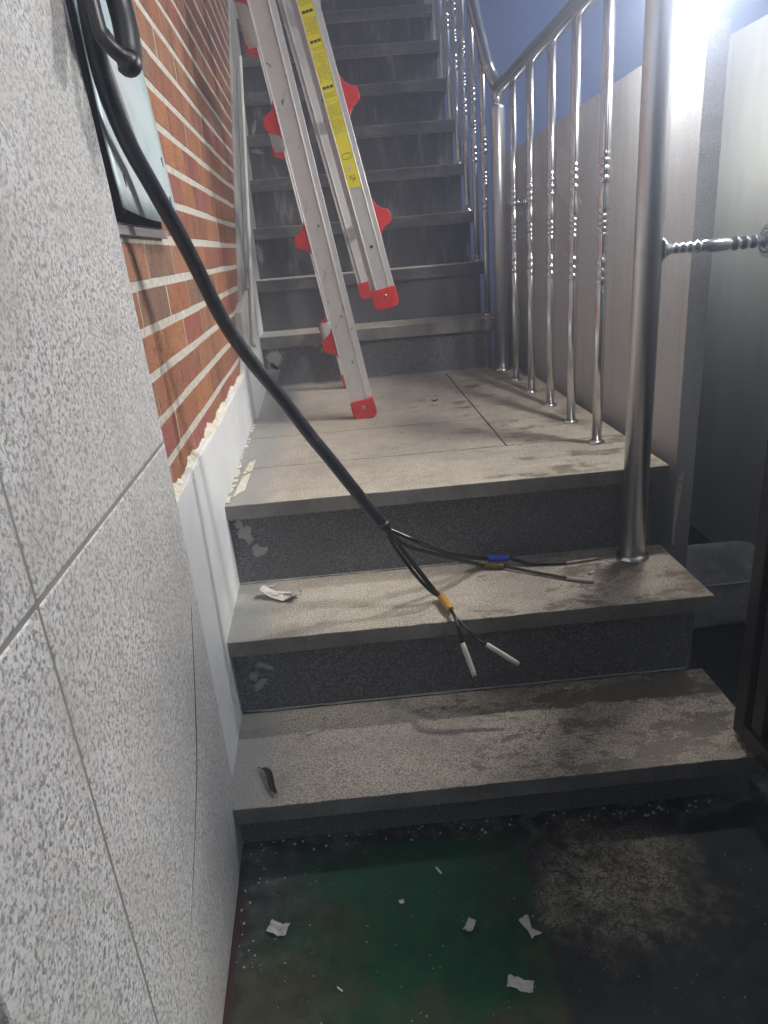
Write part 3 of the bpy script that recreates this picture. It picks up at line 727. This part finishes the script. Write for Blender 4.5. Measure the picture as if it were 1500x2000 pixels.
# yellow label on the right section
_PB = PB
def PB(u, y, h): return _PB(u, y, h)
LB = MB(); h0, h1 = .313, 1.25
LB.quadbox([PB(.0172, .0005, h0), PB(-.0165, .0005, h0-.003), PB(-.0165, .0015, h0-.003), PB(.0172, .0015, h0), PB(.0172, .0005, h1), PB(-.0165, .0005, h1), PB(-.0165, .0015, h1), PB(.0172, .0015, h1)])
def PB(u, y, h): return _PB((u+.0065)*.76, y, h)
lab = LB.build('warning_label', M['yellow'], LA, LA.location)
lab.parent = LA
def ink(u0, u1, g0, g1, mat='ink', name='print_mark', b=None):
    own = b is None
    if own: b = MB()
    b.quadbox([PB(u0, .0001, g0), PB(u1, .0001, g0), PB(u1, .0004, g0), PB(u0, .0004, g0), PB(u0, .0001, g1), PB(u1, .0001, g1), PB(u1, .0004, g1), PB(u0, .0004, g1)])
    if own:
        o = b.build(name, M[mat], None, LA.location); o.parent = lab; o.location = (0, 0, 0); return o
# print positions (height along the rail)
for hh in (.712, .648, .546):
    b = MB()
    for a_, c_ in ((-.023, -.012), (-.010, .000), (.002, .012)): ink(a_, c_, hh, hh+.006, b=b)
    o = b.build('print_heading', M['ink'], None, LA.location); o.parent = lab; o.location = (0, 0, 0)
random.seed(21); b = MB(); hh = .445
while hh < 1.2:
    if not any(abs(hh-q) < .012 for q in (.715, .651, .549)):
        uu = .0135
        while uu > -.026:
            w = U(.0012, .0055)
            if random.random() < .86: ink(uu-w, uu, hh, hh+.0011, b=b)
            uu -= w + U(.0006, .0014)
            if uu < -.026+random.random()*.012*(random.random() < .25): break
    hh += .0042 if random.random() < .92 else .009
o = b.build('print_text', M['inkbrown'], None, LA.location); o.parent = lab; o.location = (0, 0, 0)
def ringmark(cu, ch, ru, rh, w, nseg=24):
    b = MB()
    for i in range(nseg):
        t0, t1 = 2*math.pi*i/nseg, 2*math.pi*(i+1)/nseg
        def q(t, k):
            c, s = math.cos(t), math.sin(t); c = math.copysign(abs(c)**.6, c); s = math.copysign(abs(s)**.6, s)
            return cu + c*(ru-k), ch + s*(rh-k)
        A, B_, C_, D_ = q(t0, 0), q(t1, 0), q(t1, w), q(t0, w)
        b.quadbox([PB(A[0], .0001, A[1]), PB(B_[0], .0001, B_[1]), PB(C_[0], .0001, C_[1]), PB(D_[0], .0001, D_[1]), PB(A[0], .0004, A[1]), PB(B_[0], .0004, B_[1]), PB(C_[0], .0004, C_[1]), PB(D_[0], .0004, D_[1])])
    o = b.build('oval_mark', M['ink'], None, LA.location); o.parent = lab; o.location = (0, 0, 0)
ringmark(-.006, .388, .016, .0075, .0012)
b = MB(); q = [PB(-.006, .0001, .352), PB(.001, .0001, .361), PB(-.006, .0001, .370), PB(-.013, .0001, .361)]; b.prism(q, (0, .0003, 0)); o = b.build('diamond_mark', M['pink'], None, LA.location); o.parent = lab; o.location = (0, 0, 0)
b = MB()
for (u0, u1, g0, g1) in ((-.016, -.009, .339, .341), (-.007, -.001, .339, .341), (.000, .004, .336, .342), (-.016, -.014, .328, .338), (-.011, -.009, .328, .336), (-.006, -.004, .326, .336), (-.002, .003, .334, .336), (-.017, -.006, .332, .3335)): ink(u0, u1, g0, g1, b=b)
o = b.build('logo_mark', M['inkbrown'], None, LA.location); o.parent = lab; o.location = (0, 0, 0)

# ------------------------------------------------------------------ main cable and its four cores
CF = 1364.9
def at(px, py, zc):
    return Vector((0, 0, .4688)) + (_f + _r*((px-750)/CF) - _u*((py-1000)/CF))*zc
pc = [at(*q) for q in ((140, -170, .70), (158, -60, .71), (178, 60, .73), (216, 200, .79), (290, 352, .90), (382, 520, 1.02), (455, 655, 1.10), (545, 773, 1.165), (645, 897, 1.235), (715, 983, 1.285), (752, 1028, 1.31))]
CB = empty('power_cable', tuple(pc[-1]), 'thick black cable hanging diagonally across the stairs and ending in four stripped cores', 'cable')
cb = CB.location.copy()
b = MB(); pcs = crom(pc, 10); pcs = [p + Vector((mnoise.noise(p*9), 0, mnoise.noise(p*9+Vector((5,0,0)))))*.0035 for p in pcs]; b.tube(pcs, [.0093+.0019*min(1, i/50) for i in range(len(pcs))], 18); b.build('sheath', M['rubber'], CB, cb)
e = pc[-1]
b = MB(); d = (pc[-1]-pc[-2]).normalized(); b.tube([e-d*.01, e-d*.002, e+d*.004, e+d*.012], [.0118, .0122, .0105, .007], 16); b.build('cut_collar', M['blackpl'], CB, cb)
zt2 = -.188
def on2(px, py, z):
    dd = at(px, py, 1) - Vector((0, 0, .4688)); t = (z-.4688)/dd.z; return Vector((0, 0, .4688)) + dd*t
def core(pts, r=.0030, name='core_wire', mat='core'):
    b = MB(); b.tube(crom(pts, 8), r, 10); return b.build(name, M[mat], CB, cb)
def seg(p, q, r, name, mat, bulge=0):
    p, q = Vector(p), Vector(q); n = 8; b = MB()
    b.tube([p.lerp(q, i/n) for i in range(n+1)], [r*(1 + bulge*math.sin(math.pi*i/n)) * (.86 if i in (0, n) else 1) for i in range(n+1)], 14); return b.build(name, M[mat], CB, cb)
# right pair
bl0, bl1 = on2(953, 1092, zt2+.015), on2(994, 1090, zt2+.015)
bn0, bn1 = on2(944, 1105, zt2+.007), on2(984, 1106, zt2+.007)
s0 = e + d*.006
core([s0, at(810, 1055, 1.32), at(845, 1070, 1.36), at(885, 1083, 1.40), bl0], .0042)
core([s0, at(795, 1066, 1.32), at(840, 1080, 1.36), at(890, 1093, 1.40), bn0], .0042)
seg(bl0, bl1, .0072, 'blue_sleeve', 'blue', .1); seg(bn0, bn1, .0066, 'brown_sleeve', 'brown', .1)
w1 = on2(1105, 1099, zt2+.005); core([bl1, on2(1040, 1101, zt2+.005), w1], .0036); seg(w1, on2(1168, 1090, zt2+.004), .0022, 'stripped_end', 'pinkish')
w2 = on2(1107, 1129, zt2+.005); core([bn1, on2(1040, 1117, zt2+.005), w2], .0030); seg(w2, on2(1161, 1136, zt2+.0045), .0042, 'stripped_end', 'pinkish')
# lower pair
ye0, ye1 = on2(860, 1163, zt2+.010), on2(880, 1191, zt2+.012)
core([s0, at(790, 1078, 1.315), at(822, 1118, 1.325), at(846, 1149, 1.338), ye0], .0036)
core([s0, at(768, 1064, 1.315), at(806, 1116, 1.330), at(836, 1150, 1.343), ye0 + Vector((-.004, 0, -.001))], .0034)
core([s0, at(778, 1066, 1.312), at(812, 1112, 1.322), at(842, 1150, 1.333), ye0 + Vector((.003, -.004, .001))], .0016)
seg(ye0, ye1, .0074, 'ochre_sleeve', 'ochre', .15)
a0 = at(888, 1204, 1.285)
x1 = at(903, 1256, 1.265); core([ye1, a0, at(895, 1225, 1.27), x1], .0032); seg(x1, at(927, 1320, 1.26), .0048, 'pale_sleeve', 'bare')
x2 = at(950, 1258, 1.265); core([ye1, a0, at(912, 1228, 1.272), at(932, 1248, 1.268), x2], .0026); seg(x2, at(1013, 1297, 1.26), .0046, 'pale_sleeve', 'bare')

# looped cable in front of the meter box
b = MB(); lp = [at(*q) for q in ((150, -170, .70), (166, -60, .70), (182, 10, .70), (197, 66, .70), (209, 84, .70), (226, 101, .703), (244, 116, .71), (252, 124, .715), (253, 112, .72), (248, 70, .725), (238, 25, .73), (224, -25, .73), (205, -90, .73), (190, -170, .73))]
b.tube(crom(lp, 8), [.0075 if i < 44 else min(.0128, .0075+.0007*(i-44)) for i in range(len(lp)*8-7)], 16)
lo = b.build('cable_loop', M['blackpl'], None, tuple(lp[6])); tag(lo, 'short black cable loop hanging in front of the teal cover plate', 'cable')
b = MB(); b.tube([at(204, 62, .787), at(208, 76, .785), at(222, 92, .785), at(236, 98, .79)], [.006, .0085, .008, .004], 10)
tp = b.build('tape_wrap', M['blackpl'], lo, None); tp.location = -lp[6]
b = MB(); hp = [at(*q) for q in ((150, -160, .90), (172, 60, .90), (190, 200, .915), (205, 320, .925), (216, 392, .935), (229, 410, .95), (236, 400, .98), (240, 380, 1.02))]
b.tube(crom(hp, 8), .0095, 14); ho = b.build('rubber_hose', M['blackpl'], None, tuple(hp[4])); tag(ho, 'black hose curling out of the wall box behind the edge of the granite', 'hose')

# ------------------------------------------------------------------ gate leaf, right foreground
GA = empty('gate_leaf', (.61, .62, -.355), 'dark brown metal gate leaf standing open at the right edge', 'gate')
gb = GA.location.copy()
gx0, gx1, gy0, gy1, gz0, gz1 = .590, .632, .46, .958, -.353, 1.12
for ya, yb in ((gy1-.030, gy1), (gy0, gy0+.03)):
    b = MB(); b.box(gx0, gx1, ya, yb, gz0, gz1); b.build('stile', M['gate'], GA, gb, bevel=.002)
b = MB(); b.box(gx0+.003, gx1-.003, gy1-.075, gy1-.045, gz0+.04, gz1-.04); b.build('inner_stile', M['gate'], GA, gb, bevel=.002)
b = MB(); b.box(gx0+.012, gx1-.012, gy0+.03, gy1-.030, gz0+.03, gz1-.03); b.build('panel', M['glassy'], GA, gb)
for za, zb in ((gz0+.0005, gz0+.034), (gz1-.045, gz1-.0005)):
    b = MB(); b.box(gx0+.0005, gx1-.0005, gy0+.03, gy1-.030, za, zb); b.build('cross_rail', M['gate'], GA, gb, bevel=.002)
b = MB(); b.box(gx0-.006, gx0+.004, gy0+.03, gy1-.12, gz0+.030, gz0+.052); b.build('bottom_bead', M['gate'], GA, gb, bevel=.0015)

# ------------------------------------------------------------------ plastic tub beside the steps
b = MB(); x0, x1, y0, y1, z0, z1 = .712, .985, 1.43, 1.64, -.455, -.335
n = 40; per = []
def rr_(i, f):
    a = 2*math.pi*i/n; c, s = math.cos(a), math.sin(a); c = math.copysign(abs(c)**.22, c); s = math.copysign(abs(s)**.22, s)
    return ((x0+x1)/2 + c*(x1-x0)/2*f, (y0+y1)/2 + s*(y1-y0)/2*f)
rings = []
for j in range(15):
    h = j/14; f = .86 + .12*h
    ring = []
    for i in range(n):
        x, y = rr_(i, f); q = Vector((x, y, z0+h*(z1-z0))); dd_ = (.016*mnoise.noise(q*18) + .008*mnoise.noise(q*55))*(1-h**3)
        ring.append(b.bm.verts.new(q + Vector((dd_, dd_*.7, 0))))
    rings.append(ring)
for f, h in ((1.05, 0), (1.05, -.008), (.99, -.008+.002)):
    rings.append([b.bm.verts.new((*rr_(i, f), z1+h+.006)) for i in range(n)])
for a, c in zip(rings, rings[1:]):
    for i in range(n):
        f = b.face([a[i], a[(i+1) % n], c[(i+1) % n], c[i]]); f.smooth = True
b.face(rings[0][::-1])
to = b.build('plastic_tub', M['tub'], None, ((x0+x1)/2, (y0+y1)/2, z0)); tag(to, 'dented cloudy plastic tub on the ground between the steps and the boundary wall', 'tub')
md = to.modifiers.new('solid', 'SOLIDIFY'); md.thickness = .002

# ------------------------------------------------------------------ litter
def paperbit(name, c, w, h, rz, label, cat, mat='paper', fold=.3, seed=1, lift=.0, group=None, n=8, curl=1.0, shape=None):
    random.seed(seed); b = MB(); G = []
    for i in range(n+1):
        row = []
        for j in range(n+1):
            a, t = i/n-.5, j/n-.5
            wj = (shape(a, t) if shape else 1)
            z = abs(a)*fold*w*curl*1.0 + .12*w*mnoise.noise(Vector((a*3+seed, t*3, 0))) + .05*w*mnoise.noise(Vector((a*9+seed, t*9, 0)))
            row.append(b.bm.verts.new((a*w*(1+.12*mnoise.noise(Vector((t*4, seed, 0)))), t*h*wj + .1*h*mnoise.noise(Vector((a*5, seed, 1))), z)))
        G.append(row)
    zmin = min(v.co.z for r_ in G for v in r_)
    for r_ in G:
        for v in r_: v.co.z -= zmin - .0006
    for i in range(n):
        for j in range(n): b.face([G[i][j], G[i+1][j], G[i+1][j+1], G[i][j+1]])
    o = b.build(name, M[mat]); o.location = (c[0], c[1], c[2]+lift); o.rotation_euler = (0, 0, rz)
    md = o.modifiers.new('solid', 'SOLIDIFY'); md.thickness = .0006
    tag(o, label, cat, group); return o
pp_ = paperbit('paper_scrap', (-.190, 1.288, zt2), .088, .034, -.38, 'torn scrap of printed white paper curled up on the second step', 'paper scrap', fold=.35, seed=4, shape=lambda a, t: 1-.75*abs(a-.1))
b = MB()
for i in range(5): b.box(.006+.006*i, .010+.006*i, -.004+.001*i, .004, .012, .0124)
for i in range(6): b.box(-.028+.003*i, -.006+.003*i, -.010+.0022*i, -.0092+.0022*i, .0125, .0128)
pm = b.build('barcode_print', M['ink'], pp_); pm.location = (0, 0, -.002)
# leaf
b = MB(); P0, P1 = Vector((-.231, .990, -.36)), Vector((-.186, .922, -.36)); n = 16; G = []
d_ = (P1-P0); s_ = Vector((-d_.y, d_.x, 0)).normalized()
for i in range(n+1):
    t = i/n; c = P0.lerp(P1, t) + s_*.006*math.sin(t*5) + Vector((0, 0, .0025+.004*abs(math.sin(t*4)))); w = (.0010 if t < .15 else .0048*math.sin(math.pi*min(1, (t-.08)/.95))**.6 + .001)
    G.append([b.bm.verts.new(c + s_*w*k + Vector((0, 0, .007*abs(k)*(w/.009)))) for k in (-1, -.5, 0, .5, 1)])
for a, c in zip(G, G[1:]):
    for i in range(4): b.face([a[i], a[i+1], c[i+1], c[i]])
lf = b.build('dry_leaf', M['leaf'], None, (-.21, .955, -.36)); md = lf.modifiers.new('solid', 'SOLIDIFY'); md.thickness = .0006
tag(lf, 'curled dark dead leaf lying on the lowest step near the wall', 'leaf')
zg = -.46
paperbit('paint_chip', (-.187, .755, zg), .030, .020, -.35, 'off-white folded chip on the dark floor nearest the granite wall', 'paint chip', 'chip', .35, 6)
paperbit('paint_chip', (.091, .726, zg), .020, .012, .95, 'small crinkled pale chip in the middle of the green floor', 'paint chip', 'chip', .5, 7)
paperbit('paint_chip', (.176, .712, zg), .032, .013, -1.2, 'forked pale shred at the right edge of the green floor', 'paint chip', 'chip', .5, 8, shape=lambda a, t: .5+1.6*abs(a))
paperbit('paint_chip', (.144, .636, zg), .034, .016, -.35, 'flat rectangular pale chip nearest the camera on the green floor', 'paint chip', 'chip', .15, 9)
paperbit('paint_chip', (-.003, .780, zg), .008, .007, .2, 'tiny round pale crumb on the green floor', 'paint chip', 'chip', .2, 10, n=4)
paperbit('paint_chip', (-.139, 1.071, -.36), .024, .007, .45, 'slim pale sliver in the middle of the lowest step', 'paint chip', 'chip', .1, 12)
paperbit('paint_chip', (-.215, 1.345, zt2), .020, .007, .5, 'small pale chip against the riser behind the paper scrap', 'paint chip', 'chip', .2, 13)
paperbit('paint_chip', (.357, 1.125, -.36), .020, .007, -.2, 'pale sliver at the back right of the lowest step', 'paint chip', 'chip', .2, 14)
paperbit('paint_chip', (.447, 1.270, zt2), .014, .006, .7, 'tiny pale chip beside the stripped cable end on the second step', 'paint chip', 'chip', .1, 15)
paperbit('paint_chip', (.060, .830, zg), .003, .015, .5, 'thin white straw like fleck on the green floor', 'paint chip', 'chip', .1, 16, n=4)
paperbit('brown_leaf', (.02, 2.46, 0), .05, .022, .1, 'flat brown leaf behind the ladder foot on the landing', 'leaf', 'brown', .1, 17)
paperbit('brown_leaf', (.245, 2.17, 0), .022, .008, .2, 'tiny dry brown leaf on the middle of the landing', 'leaf', 'leaf', .4, 18)
for i_, (x_, y_, z_, a_, l_, m_, lb_) in enumerate(((-.02, .86, zg, .6, .012, 'core', 'short black wire clipping on the green floor close to the first step'), (.36, 1.215, zt2, .9, .012, 'pinkish', 'short pinkish insulation clipping under the stripped cable ends'), (-.10, .66, zg, -.8, .010, 'bare', 'short cream insulation clipping on the green floor left of the flat chip'))):
    b = MB(); d_ = Vector((math.cos(a_), math.sin(a_), 0))*l_; b.tube([Vector((x_, y_, z_+.0013))+d_*k_/4+Vector((0, 0, .0003*k_)) for k_ in range(5)], .0011, 8)
    tag(b.build('wire_clipping', M[m_], None, (x_, y_, z_)), lb_, 'wire clipping')
# grit: countless crumbs
random.seed(31); b = MB()
def crumb(x, y, z, r):
    v = [b.bm.verts.new((x+r*U(.5, 1)*sx, y+r*U(.5, 1)*sy, z+hz*r*U(.7, 1.1))) for sx, sy, hz in ((-1, -1, 0), (1, -1, 0), (1, 1, 0), (-1, 1, 0), (-.5, -.4, 1), (.5, -.5, 1), (.5, .5, 1), (-.5, .5, 1))]
    for q in ((0,3,2,1),(4,5,6,7),(0,1,5,4),(1,2,6,5),(2,3,7,6),(3,0,4,7)): b.face([v[i] for i in q])
for i in range(120): crumb(U(-.23, .55), U(.55, .92), zg, U(.0004, .0013))
for i in range(70): crumb(U(-.23, .6), .915+U(-.02, .01), zg, U(.0008, .0030))
for i in range(34): crumb(-.262-.041*(.9-.935)+.012+abs(random.gauss(0, .03)), U(.7, .92), zg, U(.0006, .0022))
for i in range(50): crumb(U(-.25, .6), 1.15-abs(random.gauss(0, .03)), -.36, U(.0005, .0014))
for i in range(70): crumb(U(-.25, .6), U(.93, 1.14), -.36, U(.0004, .0009))
for i in range(40): crumb(-.27+abs(random.gauss(0, .04)), U(1.15, 1.36), zt2, U(.0005, .0018))
for i in range(60): crumb(-.285+abs(random.gauss(0, .05)), U(1.36, 2.5), 0, U(.0007, .0025))
tag(b.build('grit', M['chip']), 'fine pale plaster grit scattered over the floor and steps', kind='stuff')

# ------------------------------------------------------------------ haze added to imitate lens glare around the lamp
hz = MB(); hz.box(-6.5, 6.5, -6.5, 14.5, -1.6, 5.2); t = NT('glare_haze')
t.t.nodes.remove(t.b); o_ = t.t.nodes['Material Output']
vp = t.n('VolumePrincipled', Color=(.66, .77, 1.0), Density=.09, Anisotropy=.8); t.t.links.new(vp.outputs[0], o_.inputs['Volume'])
HZ = True
if HZ: tag(hz.build('haze', t.m), 'thin bluish haze added for the glare around the lamp', kind='stuff')
